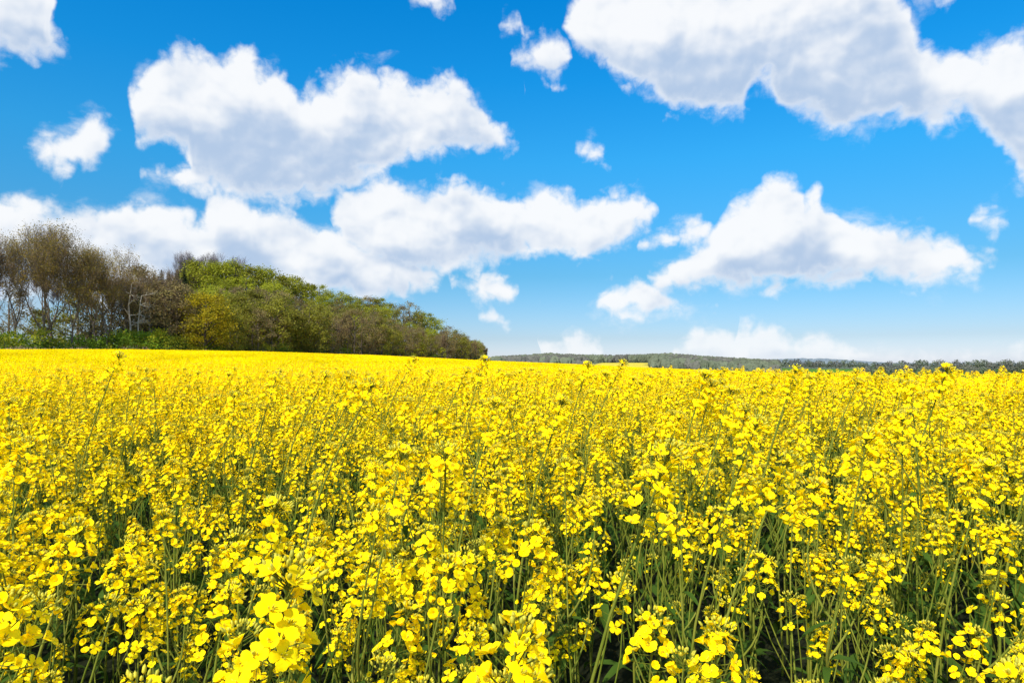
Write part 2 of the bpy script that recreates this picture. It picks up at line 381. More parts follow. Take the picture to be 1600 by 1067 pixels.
def raceme(seed, kind, lod):
    """one flower spike: (flowers with rachis and pedicels, buds) as two builders; grows along +Z from the origin"""
    rnd = random.Random(seed); fl = MB(); bu = MB()
    L = {0: .085, 1: .055, 2: .07}[kind] * rnd.uniform(.85, 1.25)
    nf = {0: rnd.randint(22, 28), 1: rnd.randint(4, 8), 2: rnd.randint(13, 17)}[kind]
    nb = {0: rnd.randint(16, 22), 1: rnd.randint(22, 30), 2: rnd.randint(16, 22)}[kind]
    size = (.0192 if kind != 1 else .0155) * (1.15 if lod else 1)
    if lod == 0: tube(fl, [(0, 0, -.01), (.001, 0, L * .5), (0, .001, L)], [.0016, .0013, .0009], 4, SM)
    elif lod == 1: tube(fl, [(0, 0, -.01), (0, 0, L)], [.0016, .001], 3, SM)
    for i in range(nf):
        t = (i + rnd.random()) / nf; z = L * (.02 + .86 * t); a = i * 2.4 + rnd.uniform(-.5, .5)
        e = .15 + .75 * t + rnd.uniform(-.25, .25); pl = (.026 - .009 * t) * rnd.uniform(.8, 1.2)
        d = Vector((math.cos(a) * math.cos(e), math.sin(a) * math.cos(e), math.sin(e)))
        q = Vector((0, 0, z)); tip = q + d * pl
        if lod == 0: tube(fl, [q, q + d * pl * .5 + Vector((0, 0, -.001)), tip], [.0006, .0006, .0007], 3, SM)
        flower(fl, tip, d + Vector((0, -.12, .6)) + Vector([rnd.uniform(-.5, .5) for _ in range(3)]), size * rnd.uniform(.82, 1.1), rnd, lod)
    for i in range(nb):
        t = math.sqrt((i + .5) / nb); a = i * 2.4
        e = 1.45 - 1.0 * t + rnd.uniform(-.1, .1); pl = (.010 + .010 * t) * (1.25 if kind == 1 else 1)
        d = Vector((math.cos(a) * math.cos(e), math.sin(a) * math.cos(e), math.sin(e)))
        q = Vector((0, 0, L * (.98 - .12 * t))); tip = q + d * pl
        if lod == 0:
            tube(bu, [q, tip], [.0005, .0005], 3, SM)
            bud(bu, tip, d + Vector((0, 0, .5)), rnd.uniform(.0055, .0085) * (.75 + .5 * t), rnd.uniform(.0014, .0019), BM, 5)
        elif i % 2 == 0:
            bud(bu, tip - d * .004, d + Vector((0, 0, .5)), .011, .0024, BM, 3)
    if kind != 2 and lod == 0:                   # first thin pods under the flowers
        for i in range(rnd.randint(2, 6)):
            a = rnd.uniform(0, 6.28); z = -.012 - .012 * i
            d = Vector((math.cos(a), math.sin(a), .9)).normalized(); q = Vector((0, 0, z))
            tube(fl, [q, q + d * .016, q + d * .016 + Vector((d.x * .4, d.y * .4, 1)).normalized() * .018], [.0005, .0006, .0003], 3, SM)
    return fl, bu, L

RK = [0, 0, 0, 2, 1, 0, 2, 1]                    # kinds of the eight raceme variants
def make_leaf(mb, p, az, L, W, droop, lod):
    d = Vector((math.cos(az), math.sin(az), .75 - droop)); blade(mb, p, d, (0, 0, 1), L, W, LM, bend=.35 + droop * .3, rows=4 if lod == 0 else 2, fold=.3)

def plant_plan(seed, kind='normal'):
    """skeleton of a plant: stem polyline, branches, heads (matrix, variant, scale), leaves"""
    rnd = random.Random(seed)
    h = rnd.uniform(1.17, 1.36) if kind == 'normal' else rnd.uniform(1.30, 1.36)
    lean = rnd.uniform(-.02, .09); ly = rnd.uniform(-.05, .05)
    hook = rnd.uniform(.02, .06) if kind == 'normal' else rnd.uniform(.07, .12)
    def curve(z):
        t = z / h
        return Vector((lean * t * t + hook * max(0, (t - .6) / .4) ** 2 + .008 * math.sin(t * 9 + seed), ly * t * t + .008 * math.cos(t * 8 + seed), z))
    zs = [h * i / 11 for i in range(12)]
    r0 = rnd.uniform(.0042, .0058) if kind == 'normal' else .0062
    plan = dict(stem=([curve(z) for z in zs], [r0 * (1 - .68 * i / 11) for i in range(12)]), branches=[], heads=[], leaves=[])
    d = (curve(h) - curve(h * .95)).normalized()
    plan['heads'].append((curve(h), d, rnd.choice([0, 1, 2, 5]), rnd.uniform(1.1, 1.35) if kind == 'normal' else 1.25))
    nb = rnd.randint(7, 10) if kind == 'normal' else rnd.randint(3, 5)
    az = rnd.uniform(0, 6.28)
    for i in range(nb):
        az += 2.4 + rnd.uniform(-.4, .4)
        z0 = h * (.36 + (.48 if kind == 'normal' else .26) * (i + rnd.random()) / nb)
        p0 = curve(z0); tipz = h * rnd.uniform(.56, .97) if kind == 'normal' else h * rnd.uniform(.55, .82)
        tipz = max(tipz, z0 + .12)
        reach = (tipz - z0) * rnd.uniform(.25, .50)
        r = Vector((math.cos(az), math.sin(az), 0))
        P = []
        for k in range(6):
            t = k / 5; P.append(p0 + r * (reach * (1 - (1 - t) ** 1.7)) + Vector((.03 * t * t, 0, (tipz - z0) * (t * .8 + .2 * t * t))))
        plan['branches'].append((P, [.0030 - .0015 * k / 5 for k in range(6)]))
        d = (P[5] - P[4]).normalized()
        v = rnd.choice([0, 1, 2, 3, 5, 6]) if tipz > h * .8 else rnd.choice([3, 4, 4, 6, 7, 1])
        plan['heads'].append((P[5], d, v, rnd.uniform(.85, 1.25) * (1 if tipz > h * .8 else .85)))
        plan['leaves'].append((p0, az + rnd.uniform(-.3, .3), rnd.uniform(.05, .09), rnd.uniform(.012, .022), rnd.uniform(.2, .9)))
    for i in range(7 if kind == 'normal' else 5):
        z0 = h * rnd.uniform(.12, .55)
        plan['leaves'].append((curve(z0), rnd.uniform(0, 6.28), rnd.uniform(.10, .19), rnd.uniform(.03, .055), rnd.uniform(.3, 1.1)))
    return plan

def align(p, d, s, spin=0):
    q = Vector(d).to_track_quat('Z', 'Y').to_matrix().to_4x4()
    return Matrix.Translation(p) @ q @ Matrix.Rotation(spin, 4, 'Z') @ Matrix.Scale(s, 4)

def plant_mb(plan, lod, RC):
    mb = MB()
    st = plan['stem']
    if lod == 0:
        tube(mb, *st, 5, SM)
        for b in plan['branches']: tube(mb, *b, 4, SM)
    else:
        tube(mb, st[0][::3] + [st[0][-1]], st[1][::3] + [st[1][-1]], 3, SM)
        for P, r in plan['branches']: tube(mb, [P[0], P[2], P[5]], [r[0], r[2], r[5]], 3, SM)
    for i, (p, d, v, s) in enumerate(plan['heads']):
        M = align(p, d, s, i * 1.3)
        fl, bu, _ = RC[lod][v]; mb.merge(fl, M); mb.merge(bu, M)
    for lf in plan['leaves']: make_leaf(mb, *lf, lod)
    return mb

def stuff_points(name, pts, cols, label=None, kind='stuff'):
    """ONE object that scatters meshes: pts = (co, rot, scale, pick, level)"""
    me = bpy.data.meshes.new(name); me.from_pydata([p[0] for p in pts], [], [])
    a = me.attributes.new('rot', 'FLOAT_VECTOR', 'POINT'); a.data.foreach_set('vector', [c for p in pts for c in p[1]])
    a = me.attributes.new('scl', 'FLOAT', 'POINT'); a.data.foreach_set('value', [p[2] for p in pts])
    a = me.attributes.new('pick', 'INT', 'POINT'); a.data.foreach_set('value', [p[3] for p in pts])
    a = me.attributes.new('lvl', 'INT', 'POINT'); a.data.foreach_set('value', [p[4] for p in pts])
    o = bpy.data.objects.new(name, me); sc.collection.objects.link(o)
    g = bpy.data.node_groups.new(name + '_scatter', 'GeometryNodeTree')
    g.interface.new_socket('Geometry', in_out='INPUT', socket_type='NodeSocketGeometry')
    g.interface.new_socket('Geometry', in_out='OUTPUT', socket_type='NodeSocketGeometry')
    N, L = g.nodes, g.links
    gi = N.new('NodeGroupInput'); go = N.new('NodeGroupOutput'); jn = N.new('GeometryNodeJoinGeometry')
    def attr(nm, t):
        n = N.new('GeometryNodeInputNamedAttribute'); n.data_type = t; n.inputs[0].default_value = nm; return n.outputs[0]
    for i, c in enumerate(cols):
        ci = N.new('GeometryNodeCollectionInfo'); ci.inputs[0].default_value = c
        ci.inputs['Separate Children'].default_value = True; ci.inputs['Reset Children'].default_value = True
        cmp = N.new('FunctionNodeCompare'); cmp.data_type = 'INT'; cmp.operation = 'EQUAL'
        L.new(attr('lvl', 'INT'), cmp.inputs[2]); cmp.inputs[3].default_value = i
        ip = N.new('GeometryNodeInstanceOnPoints'); ip.inputs['Pick Instance'].default_value = True
        L.new(gi.outputs[0], ip.inputs['Points']); L.new(cmp.outputs[0], ip.inputs['Selection']); L.new(ci.outputs[0], ip.inputs['Instance'])
        L.new(attr('pick', 'INT'), ip.inputs['Instance Index'])
        er = N.new('FunctionNodeEulerToRotation'); L.new(attr('rot', 'FLOAT_VECTOR'), er.inputs[0]); L.new(er.outputs[0], ip.inputs['Rotation'])
        L.new(attr('scl', 'FLOAT'), ip.inputs['Scale'])
        L.new(ip.outputs[0], jn.inputs[0])
    L.new(jn.outputs[0], go.inputs[0])
    md = o.modifiers.new('scatter', 'NODES'); md.node_group = g
    if label: o['label'] = label
    o['kind'] = kind
    return o

def lib_collection(name, meshes):
    c = bpy.data.collections.new(name)
    for i, me in enumerate(meshes):
        o = bpy.data.objects.new(me.name, me); c.objects.link(o)
    return c
# ------------------------------------------------------------------ terrain
CAN = 1.28                                        # mean height of the crop
KPX  = [-400, 0, 200, 400, 600, 765, 900, 1000, 1200, 1300, 1450, 1600, 2000]
EDGE = [85, 104, 122, 150, 215, 325, 300, 260, 215, 205, 200, 200, 200]     # distance of the far edge of the field
EROW = [546, 546, 546, 549, 555.5, 563.5, 569, 574, 582, 588.5, 591, 592, 592]   # row of that edge in the photograph
HILL = [(-400, 3), (0, 3), (150, 3.5), (210, 9), (300, 15), (400, 16.5), (500, 15.5), (600, 12.5), (700, 6.5), (765, .5), (810, -6)]
def lerp(x, X, Y): return float(np.interp(x, X, Y))
def uY(x, y):
    th = math.atan2(x, y); r = math.hypot(x, y); t = max(-.86, min(.86, th))
    return CXP + FOC * math.tan(t), r * math.cos(t)
def edge(px): return lerp(px, KPX, EDGE)
def zedge(px): return (HORP - lerp(px, KPX, EROW)) / FOC * edge(px) + EYE - CAN
def sm(t): t = max(0., min(1., t)); return t * t * (3 - 2 * t)
def ground(x, y):
    px, Y = uY(x, y); R = edge(px); ze = zedge(px)
    if Y <= R:
        z = ze / R * Y * sm((Y - 2) / 35)
        return z
    # left: wooded hill; right: shallow valley, wooded ridge, far hills
    zh = lerp(px, [p for p, _ in HILL], [h for _, h in HILL])
    zl = ze + sm((Y - R) / 85) * (zh - ze)
    v = lambda row: (HORP - row) / FOC
    kn = [(R, ze), (R + 40, ze - 2.5),
          (450, 450 * v(lerp(px, [770, 1000, 1200, 1600], [579, 580, 590, 592])) + EYE),
          (600, 600 * v(lerp(px, [770, 1000, 1200, 1350, 1600], [575, 576, 588, 588, 588])) + EYE),
          (820, 820 * v(lerp(px, [770, 900, 1000, 1170, 1250, 1600], [570, 567, 567, 573, 578, 578])) + EYE),
          (1150, 1150 * v(lerp(px, [770, 860, 910, 960, 1040, 1100, 1170, 1250, 1600], [567, 560.5, 564, 566, 560.5, 565, 571, 573, 574])) + EYE),
          (2000, 2000 * v(573) + EYE),
          (3600, 3600 * v(lerp(px, [770, 1100, 1160, 1200, 1240, 1290, 1340, 1400, 1500, 1600], [570, 570, 566, 564.5, 563, 563, 567, 571, 571, 572])) + EYE),
          (5200, -10), (9000, -40)]
    zr = float(np.interp(Y, [k[0] for k in kn], [k[1] for k in kn]))
    w = sm((px - 745) / 45)
    if Y > 600: w = max(w, sm((Y - 600) / 400))
    return zl * (1 - w) + zr * w

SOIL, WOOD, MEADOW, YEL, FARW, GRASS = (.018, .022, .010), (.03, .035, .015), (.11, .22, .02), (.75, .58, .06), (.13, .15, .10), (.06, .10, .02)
def land_colour(x, y):
    px, Y = uY(x, y); R = edge(px)
    if Y < R + .6: return SOIL
    if px < 790 and Y < 900:
        return GRASS if Y < R + 5 else WOOD
    if Y > 2400: return (.16, .20, .22)  # far hills: ground colour carries the blue-grey haze
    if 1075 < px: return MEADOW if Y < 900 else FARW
    n = noise.noise(Vector((px * .03, Y * .01, 0))) * 12
    if 560 < Y < 840 and 936 < px + n < 1018: return YEL
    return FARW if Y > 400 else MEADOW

def in_yellow(px, Y): return Y < 850 and 918 < px < 1021

def build_ground():
    rs = [0.0] + list(np.geomspace(1, 40, 26)) + list(np.arange(46, 340, 7)) + list(np.geomspace(350, 1200, 60)) + list(np.geomspace(1260, 9000, 34))
    th = sorted(set([round(a, 3) for a in list(np.arange(-48, 48.01, .4)) + list(np.arange(-180, -48, 6)) + list(np.arange(54, 180.1, 6))]))
    V = []; C = []; F = []; nr = len(rs); nt_ = len(th)
    for t in th:
        a = math.radians(t)
        for r in rs:
            x, y = r * math.sin(a), r * math.cos(a); z = ground(x, y)
            if 2 < r < 400: z += .03 * noise.noise(Vector((x, y, 0)) * .35)
            V.append((x, y, z)); C.append((*land_colour(x, y), 1))
    for i in range(nt_ - 1):
        for j in range(nr - 1):
            a = i * nr + j; F.append((a, a + nr, a + nr + 1, a + 1))
    me = bpy.data.meshes.new('ground'); me.from_pydata(V, [], F)
    ca = me.color_attributes.new('land', 'FLOAT_COLOR', 'POINT'); ca.data.foreach_set('color', [c for q in C for c in q])
    me.polygons.foreach_set('use_smooth', [True] * len(F)); me.update()
    m, N, L = new_mat('ground'); at = N.new('ShaderNodeAttribute'); at.attribute_name = 'land'
    tc = N.new('ShaderNodeTexCoord'); nz = N.new('ShaderNodeTexNoise'); nz.inputs['Scale'].default_value = .6; nz.inputs['Detail'].default_value = 6
    L.new(tc.outputs['Object'], nz.inputs['Vector'])
    mr = N.new('ShaderNodeMapRange'); L.new(nz.outputs[0], mr.inputs[0]); mr.inputs[1].default_value = .3; mr.inputs[2].default_value = .7; mr.inputs[3].default_value = .65; mr.inputs[4].default_value = 1.25
    vm = N.new('ShaderNodeVectorMath'); vm.operation = 'SCALE'; L.new(at.outputs['Color'], vm.inputs[0]); L.new(mr.outputs[0], vm.inputs['Scale'])
    p = N.new('ShaderNodeBsdfPrincipled'); L.new(vm.outputs[0], p.inputs['Base Color']); p.inputs['Roughness'].default_value = .95; p.inputs['Specular IOR Level'].default_value = .05
    b = N.new('ShaderNodeBump'); b.inputs[0].default_value = .5; L.new(nz.outputs[0], b.inputs['Height']); L.new(b.outputs[0], p.inputs['Normal'])
    o = N.new('ShaderNodeOutputMaterial'); L.new(p.outputs[0], o.inputs[0])
    me.materials.append(m)
    ob = bpy.data.objects.new('ground', me); sc.collection.objects.link(ob); ob['kind'] = 'structure'
    return ob

def slope_rot(x, y, spin, st=3.0):
    dx = (ground(x + st, y) - ground(x - st, y)) / (2 * st); dy = (ground(x, y + st) - ground(x, y - st)) / (2 * st)
    q = Vector((-dx, -dy, 1)).to_track_quat('Z', 'Y')
    n = Vector((-dx, -dy, 1)).normalized(); ax = Vector((0, 0, 1)).cross(n)
    M = Matrix.Rotation(Vector((0, 0, 1)).angle(n), 3, ax) if ax.length > 1e-6 else Matrix.Identity(3)
    return tuple((M @ Matrix.Rotation(spin, 3, 'Z')).to_euler())
# ------------------------------------------------------------------ trees
def limbs(mb, rnd, p, d, L, r, depth, tips, up=.12, spread=.75, mat=0, n=(2, 3), minr=.03, joints=None):
    """recursive limbs; the ends and the outer shoots are collected in tips as (point, direction, length)"""
    pts = [Vector(p)]; dd = Vector(d).normalized(); seg = 4
    for i in range(seg):
        dd = (dd + Vector([rnd.uniform(-.16, .16) for _ in range(3)]) + Vector((0, 0, up))).normalized()
        pts.append(pts[-1] + dd * (L / seg))
    rr = [max(r * (1 - .45 * i / seg), .015) for i in range(seg + 1)]
    tube(mb, pts, rr, 6 if r > .12 else (4 if r > .05 else 3), mat)
    if joints is not None: joints.extend(pts[2:])
    if depth == 0:
        tips.append((pts[-1], dd, L)); tips.append((pts[2], dd, L)); return
    for k in range(rnd.randint(*n)):
        a = rnd.uniform(0, 6.28); x, y, _ = frame(dd)
        nd = (dd + (x * math.cos(a) + y * math.sin(a)) * rnd.uniform(.45, 1) * spread).normalized()
        limbs(mb, rnd, pts[-1], nd, L * rnd.uniform(.62, .82), rr[-1] * rnd.uniform(.6, .8), depth - 1, tips, up, spread, mat, n, minr, joints)
    for k in range(rnd.randint(1, 2)):
        a = rnd.uniform(0, 6.28); x, y, _ = frame(dd); q = pts[rnd.randint(2, 3)]
        nd = (dd * .7 + (x * math.cos(a) + y * math.sin(a)) * spread).normalized()
        limbs(mb, rnd, q, nd, L * rnd.uniform(.4, .65), rr[2] * .5, depth - 1, tips, up, spread, mat, n, minr, joints)

def twigs(mb, rnd, tips, n, L, w, mat=0):
    for p, d, l in tips:
        for k in range(n):
            dd = (d * .9 + Vector([rnd.uniform(-.8, .8) for _ in range(3)]) + Vector((0, 0, .25))).normalized()
            s = dd.cross(Vector([rnd.uniform(-1, 1) for _ in range(3)])).normalized() * (w / 2)
            q = p - d * rnd.uniform(0, l * .4); e = q + dd * L * rnd.uniform(.5, 1.2)
            mb.add([(q - s)[:], (q + s)[:], e[:]], [(0, 1, 2)], mat)
            if k % 2 == 0:
                m = q + dd * L * .35; d2 = (dd + Vector([rnd.uniform(-.8, .8) for _ in range(3)])).normalized(); e = m + d2 * L * .5
                mb.add([(m - s * .7)[:], (m + s * .7)[:], e[:]], [(0, 1, 2)], mat)

def leaves_at(mb, rnd, centres, n, rad, size, mat=0, flat=.7):
    for c in centres:
        c = Vector(c)
        for k in range(n):
            v = Vector([rnd.gauss(0, .5) for _ in range(3)]); v.z *= flat; q = c + v * rad
            x, y, _ = frame([rnd.uniform(-1, 1), rnd.uniform(-1, 1), rnd.uniform(-.4, 1.2)])
            s = size * rnd.uniform(.5, 1.2); a, b = x * s * .5, y * s * .38
            mb.add([(q - a)[:], (q + b)[:], (q + a * 1.1)[:], (q - b)[:]], [(0, 1, 2, 3)], mat)

def broad_tree(seed, H, trunkfrac, depth, spread, up, leaf=None, nleaf=0, lrad=.8, lsize=.3, twn=6, twL=1.1, tww=.05, twmat='twig', fill=0, bark='bark', r0=.30):
    rnd = random.Random(seed); tr = MB(); cr = MB(); tips = []; joints = []
    th = H * trunkfrac; pts = [Vector((0, 0, -.6))]; d = Vector((rnd.uniform(-.08, .08), rnd.uniform(-.08, .08), 1)).normalized()
    for i in range(5):
        d = (d + Vector([rnd.uniform(-.06, .06), rnd.uniform(-.06, .06), 0])).normalized(); pts.append(pts[-1] + d * ((th + .6) / 5))
    tube(tr, pts, [r0 * 1.35] + [r0 * (1 - .12 * i) for i in range(5)], 8, 0)
    L0 = (H - th) * .42
    for k in range(rnd.randint(3, 4)):
        a = 2 * math.pi * k / 3.5 + rnd.uniform(-.4, .4)
        nd = (d + Vector((math.cos(a), math.sin(a), 0)) * spread * rnd.uniform(.4, 1)).normalized()
        limbs(tr, rnd, pts[-1 - (k % 2)], nd, L0 * rnd.uniform(.8, 1.1), r0 * .45, depth, tips, up, spread, 0, joints=joints)
    for k in range(1):                            # side limbs low on the trunk
        a = rnd.uniform(0, 6.28)
        limbs(tr, rnd, pts[3 + k % 2], Vector((math.cos(a), math.sin(a), .5)), L0 * .6, r0 * .2, max(depth - 2, 1), tips, up, spread, 0, joints=joints)
    zt = max(t[0].z for t in tips); tips = [t for t in tips if t[0].z > zt * rnd.uniform(.26, .60)]; joints = [j for j in joints if j.z > zt * .5]
    twigs(cr, rnd, tips, twn, twL, tww, 0)
    if leaf:
        leaves_at(cr, rnd, [t[0] + t[1] * .4 for t in tips], nleaf, lrad, lsize, 1)
        if fill: leaves_at(cr, rnd, rnd.sample(joints, min(fill, len(joints))), nleaf, lrad * 1.3, lsize, 1)
    zmax = max(float(np.max(np.array(v)[:, 2])) for v in cr.v)
    S = Matrix.Scale(H / zmax, 4)
    tr2, cr2 = MB(), MB(); tr2.merge(tr, S); cr2.merge(cr, S)
    return tr2.mesh('trunk', [MT[bark]], True), cr2.mesh('crown', [MT[twmat], MT[leaf] if leaf else MT[twmat]])

def clump_tree(seed, H, W, leaf, nclump=58, nl=80, lsize=.42, low=.12, bark='bark'):
    """tree seen as a leafy mass: limbs inside, leaf clumps over an uneven crown"""
    rnd = random.Random(seed); tr = MB(); cr = MB(); C = []
    tube(tr, [(0, 0, -.5), (.1, 0, H * .3), (.1, .15, H * .6), (0, .1, H * .85)], [.28, .22, .13, .05], 6, 0)
    for i in range(nclump):
        t = rnd.random() ** .8; z = H * (low + (1 - low) * t)
        w = W / 2 * math.sin(math.pi * min(1, .16 + .80 * t)) ** .7 * rnd.uniform(.55, 1.05)
        a = i * 2.4 + rnd.uniform(-.5, .5); c = Vector((math.cos(a) * w, math.sin(a) * w, z - .05 * H * rnd.random()))
        C.append(c)
        if i % 2 == 0: tube(tr, [(0.05, 0.05, max(.5, z - w * .8)), tuple((c * .6 + Vector((0, 0, z * .4))) - Vector((0, 0, .4)))[:3], c[:]], [.09, .06, .02], 3, 0)
    for c in C: leaves_at(cr, rnd, [c], nl, W * .15 * rnd.uniform(.7, 1.2), lsize, 0, .62)
    twigs(cr, rnd, [(c, Vector((c.x, c.y, W * .3)).normalized(), 1.0) for c in C], 4, 1.1, .04, 1)
    return tr.mesh('trunk', [MT[bark]], True), cr.mesh('crown', [MT[leaf], MT['twig']])

def conifer(seed, H, W):
    rnd = random.Random(seed); tr = MB(); cr = MB(); tube(tr, [(0, 0, -.5), (0, 0, H)], [.22, .02], 5, 0)
    z = H * .06
    while z < H * .99:
        t = z / H; r = W / 2 * (1 - t) ** .8
        for k in range(11):
            a = rnd.uniform(0, 6.28); rr = r * rnd.uniform(.7, 1.1); d = Vector((math.cos(a), math.sin(a), -.25))
            for q in range(8):
                s = (q + .5) / 8; c = Vector((0, 0, z)) + d * rr * s
                leaves_at(cr, rnd, [c], 2, .42 * (1.05 - t), .60 * (1.1 - .5 * s) * (1.1 - .75 * t), 0, .5)
        z += H * .014 * rnd.uniform(.7, 1.3)
    return tr.mesh('trunk', [MT['bark']], True), cr.mesh('crown', [MT['needle']])

def shrub(seed, W, H, leaf, n=26, nl=60, lsize=.22):
    rnd = random.Random(seed); st = MB(); cr = MB()
    for i in range(n):
        a = rnd.uniform(0, 6.28); t = rnd.random() ** .5; w = W / 2 * t
        c = Vector((math.cos(a) * w, math.sin(a) * w, H * rnd.uniform(.25, 1) * (1 - .55 * t * t)))
        tube(st, [(c.x * .15, c.y * .15, -.1), (c.x * .6, c.y * .6, c.z * .6), c[:]], [.04, .025, .01], 3, 0)
        leaves_at(cr, rnd, [c], nl, W * .13, lsize, 0, .7)
    return st.mesh('stems', [MT['bark']]), cr.mesh('foliage', [MT[leaf]])

def dead_tree_meshes(seed, H):
    rnd = random.Random(seed); out = []; tips = []
    for bx, hh, rr in ((0, H, .22), (2.1, H * .82, .17)):       # two broken leaders
        mb = MB(); pts = [Vector((bx, 0, -.5))]
        for i in range(7): pts.append(pts[-1] + Vector((rnd.uniform(-.32, .32), rnd.uniform(-.2, .2), (hh + .5) / 7)))
        tube(mb, pts, [rr * (1 - .10 * i) for i in range(8)], 6, 0, True); out.append(('trunk', mb.mesh('trunk', [MT['bark_pale']], True)))
        for k in range(10):
            br = MB(); a = rnd.choice([0, 3.14]) + rnd.uniform(-.9, .9); q = pts[rnd.randint(2, 7)]
            limbs(br, rnd, q, (math.cos(a), math.sin(a) * .6, rnd.uniform(-.6, 1.4)), rnd.uniform(.5, 1.7), .10, 2, tips, .02, 1.4)
            out.append(('limb', br.mesh('limb', [MT['bark_pale']], True)))
    return out
# ------------------------------------------------------------------ assembling
col = sc.collection
def link(o, parent=None):
    col.objects.link(o)
    if parent is not None: o.parent = parent
    return o
def thing(name, label, cat, loc, rotz=0, scale=1, group=None):
    o = bpy.data.objects.new(name, None); link(o); o.empty_display_size = .2
    o.location = loc; o.rotation_euler = (0, 0, rotz); o.scale = (scale,) * 3
    o['label'] = label; o['category'] = cat
    if group: o['group'] = group
    return o
def part(name, me, parent, M=None, label=None):
    o = bpy.data.objects.new(name, me); link(o, parent)
    if M is not None: o.matrix_local = M
    if label: o['label'] = label
    return o

make_world(); make_camera(); make_sun(); make_materials(); build_ground()

# ---- the crop
PMATS = [MT['petal'], MT['bud'], MT['stem'], MT['leaf']]
RC = {l: [raceme(100 + i, k, l) for i, k in enumerate(RK)] for l in (0, 1)}
R_FL = [r[0].mesh('flower_head', PMATS, True) for r in RC[0]]
R_BU = [r[1].mesh('bud_cluster', PMATS, True) for r in RC[0]]
plans = [plant_plan(s) for s in range(11, 21)] + [plant_plan(s, 'tall') for s in range(31, 36)]
NP = 10
stem_me, leaf_me = [], {}
for pi, pl in enumerate(plans):
    mb = MB(); tube(mb, *pl['stem'], 6, SM); stem_me.append([mb.mesh('stem', PMATS, True)])
    for b in pl['branches']:
        mb = MB(); tube(mb, *b, 5, SM); stem_me[-1].append(mb.mesh('branch', PMATS, True))
rl = random.Random(5); LEAFS = []
for i in range(5):
    mb = MB(); blade(mb, (0, 0, 0), (1, 0, 0), (0, 0, 1), 1, rl.uniform(.24, .32), LM, bend=rl.uniform(.25, .75), rows=4, fold=.35); LEAFS.append(mb.mesh('leaf', PMATS, True))

def individual(pi, loc, rz, s, label, group=None, name='rapeseed_plant'):
    pl = plans[pi]; t = thing(name, label, 'rapeseed plant', loc, rz, s, group)
    part('stem', stem_me[pi][0], t)
    for me in stem_me[pi][1:]: part('branch', me, t)
    for i, (p, d, v, k) in enumerate(pl['heads']):
        h = part('flower_head', R_FL[v], t, align(p, d, k, i * 1.3)); part('bud_cluster', R_BU[v], h)
    for i, (p, az, L, W, droop) in enumerate(pl['leaves']):
        M = Matrix.Translation(p) @ Matrix.Rotation(az, 4, 'Z') @ Matrix.Rotation(-math.atan(.75 - droop), 4, 'Y') @ Matrix.Scale(L, 4)
        part('leaf', LEAFS[i % 5], t, M)
    return t

def unproj(px, py, dist):
    """point dist metres in front of the camera that the photograph shows at (px, py)"""
    return Vector(((px - CXP) / FOC * dist, dist, EYE + (HORP - py) / FOC * dist))
SHOW = [  # head in the photograph, distance, plan, label
 (425, 832, 1.02, 0, 'rapeseed plant with a full bright flower head, standing free at the lower left'),
 (440, 985, .62, 2, 'rapeseed plant nearest the camera at the lower left, large flowers and a fan of buds'),
 (800, 1040, .60, 3, 'rapeseed plant at the bottom centre with a bud crown and a few large flowers'),
 (14, 985, .72, 1, 'large-flowered rapeseed plant cut by the lower left corner'),
 (1115, 1005, .80, 4, 'rapeseed plant with a big drooping flower head at the lower right'),
 (1020, 770, .98, 11, 'tall thick-stemmed rapeseed plant right of centre, its flower head bent to the right'),
 (700, 905, 1.05, 5, 'rapeseed plant with two flower heads side by side, low in the centre foreground'),
 (125, 850, .98, 6, 'wide-headed rapeseed plant at the left foreground'),
 (870, 655, 1.9, 12, 'tall rapeseed plant right of the middle, curved dark stem below a yellow head'),
 (1210, 765, 1.25, 13, 'tall rapeseed plant leaning in the right foreground'),
 (1560, 860, 1.35, 7, 'rapeseed plant with heavy flower heads near the right edge'),
 (1478, 582, 2.3, 10, 'single rapeseed plant rising above the horizon at the far right of the field'),
 (648, 560, 4.2, 14, 'single rapeseed head rising above the crop in front of the wooded hill'),
 (757, 566, 3.2, 12, 'rapeseed plant whose head touches the end of the wooded hill'),
 (918, 574, 3.4, 10, 'left one of two tall rapeseed plants that touch the distant hills'),
 (970, 574, 3.4, 13, 'right one of two tall rapeseed plants that touch the distant hills'),
 (1132, 577, 4.4, 14, 'slim rapeseed plant whose head stands just under the distant wooded ridge'),
 (1240, 588, 2.4, 11, 'tall rapeseed plant bent over in front of the green meadow'),
 (1100, 592, 2.2, 12, 'tall rapeseed plant with a long dark stem below the distant hills'),
 (1370, 588, 4.0, 13, 'tall rapeseed plant in front of the distant tree belt'),
 (185, 560, 3.2, 10, 'tall rapeseed plant in front of the bare trees at the left'),
 (1530, 760, 1.5, 12, 'tall rapeseed plant with a slanting stem in the right foreground'),
 (545, 585, 2.9, 14, 'slender rapeseed plant curved to the right, left of the middle'),
 (430, 598, 2.6, 11, 'rapeseed plant with a curved bare stem below the hill trees'),
]
placed = []
for px, py, d, pi, lab in SHOW:
    T = unproj(px, py, d); pl = plans[pi]; hp = pl['heads'][0][0] + pl['heads'][0][1] * (.06 if d < 2 else .10)
    zg = 0
    for _ in range(2): zg = ground(T.x, T.y)
    s = (T.z - zg) / hp.z; rz = R_.uniform(-.35, .35)
    off = Matrix.Rotation(rz, 3, 'Z') @ Vector((hp.x, hp.y, 0)) * s
    x, y = T.x - off.x, T.y - off.y
    individual(pi, (x, y, zg), rz, s, lab); placed.append((x, y, px, py, d))

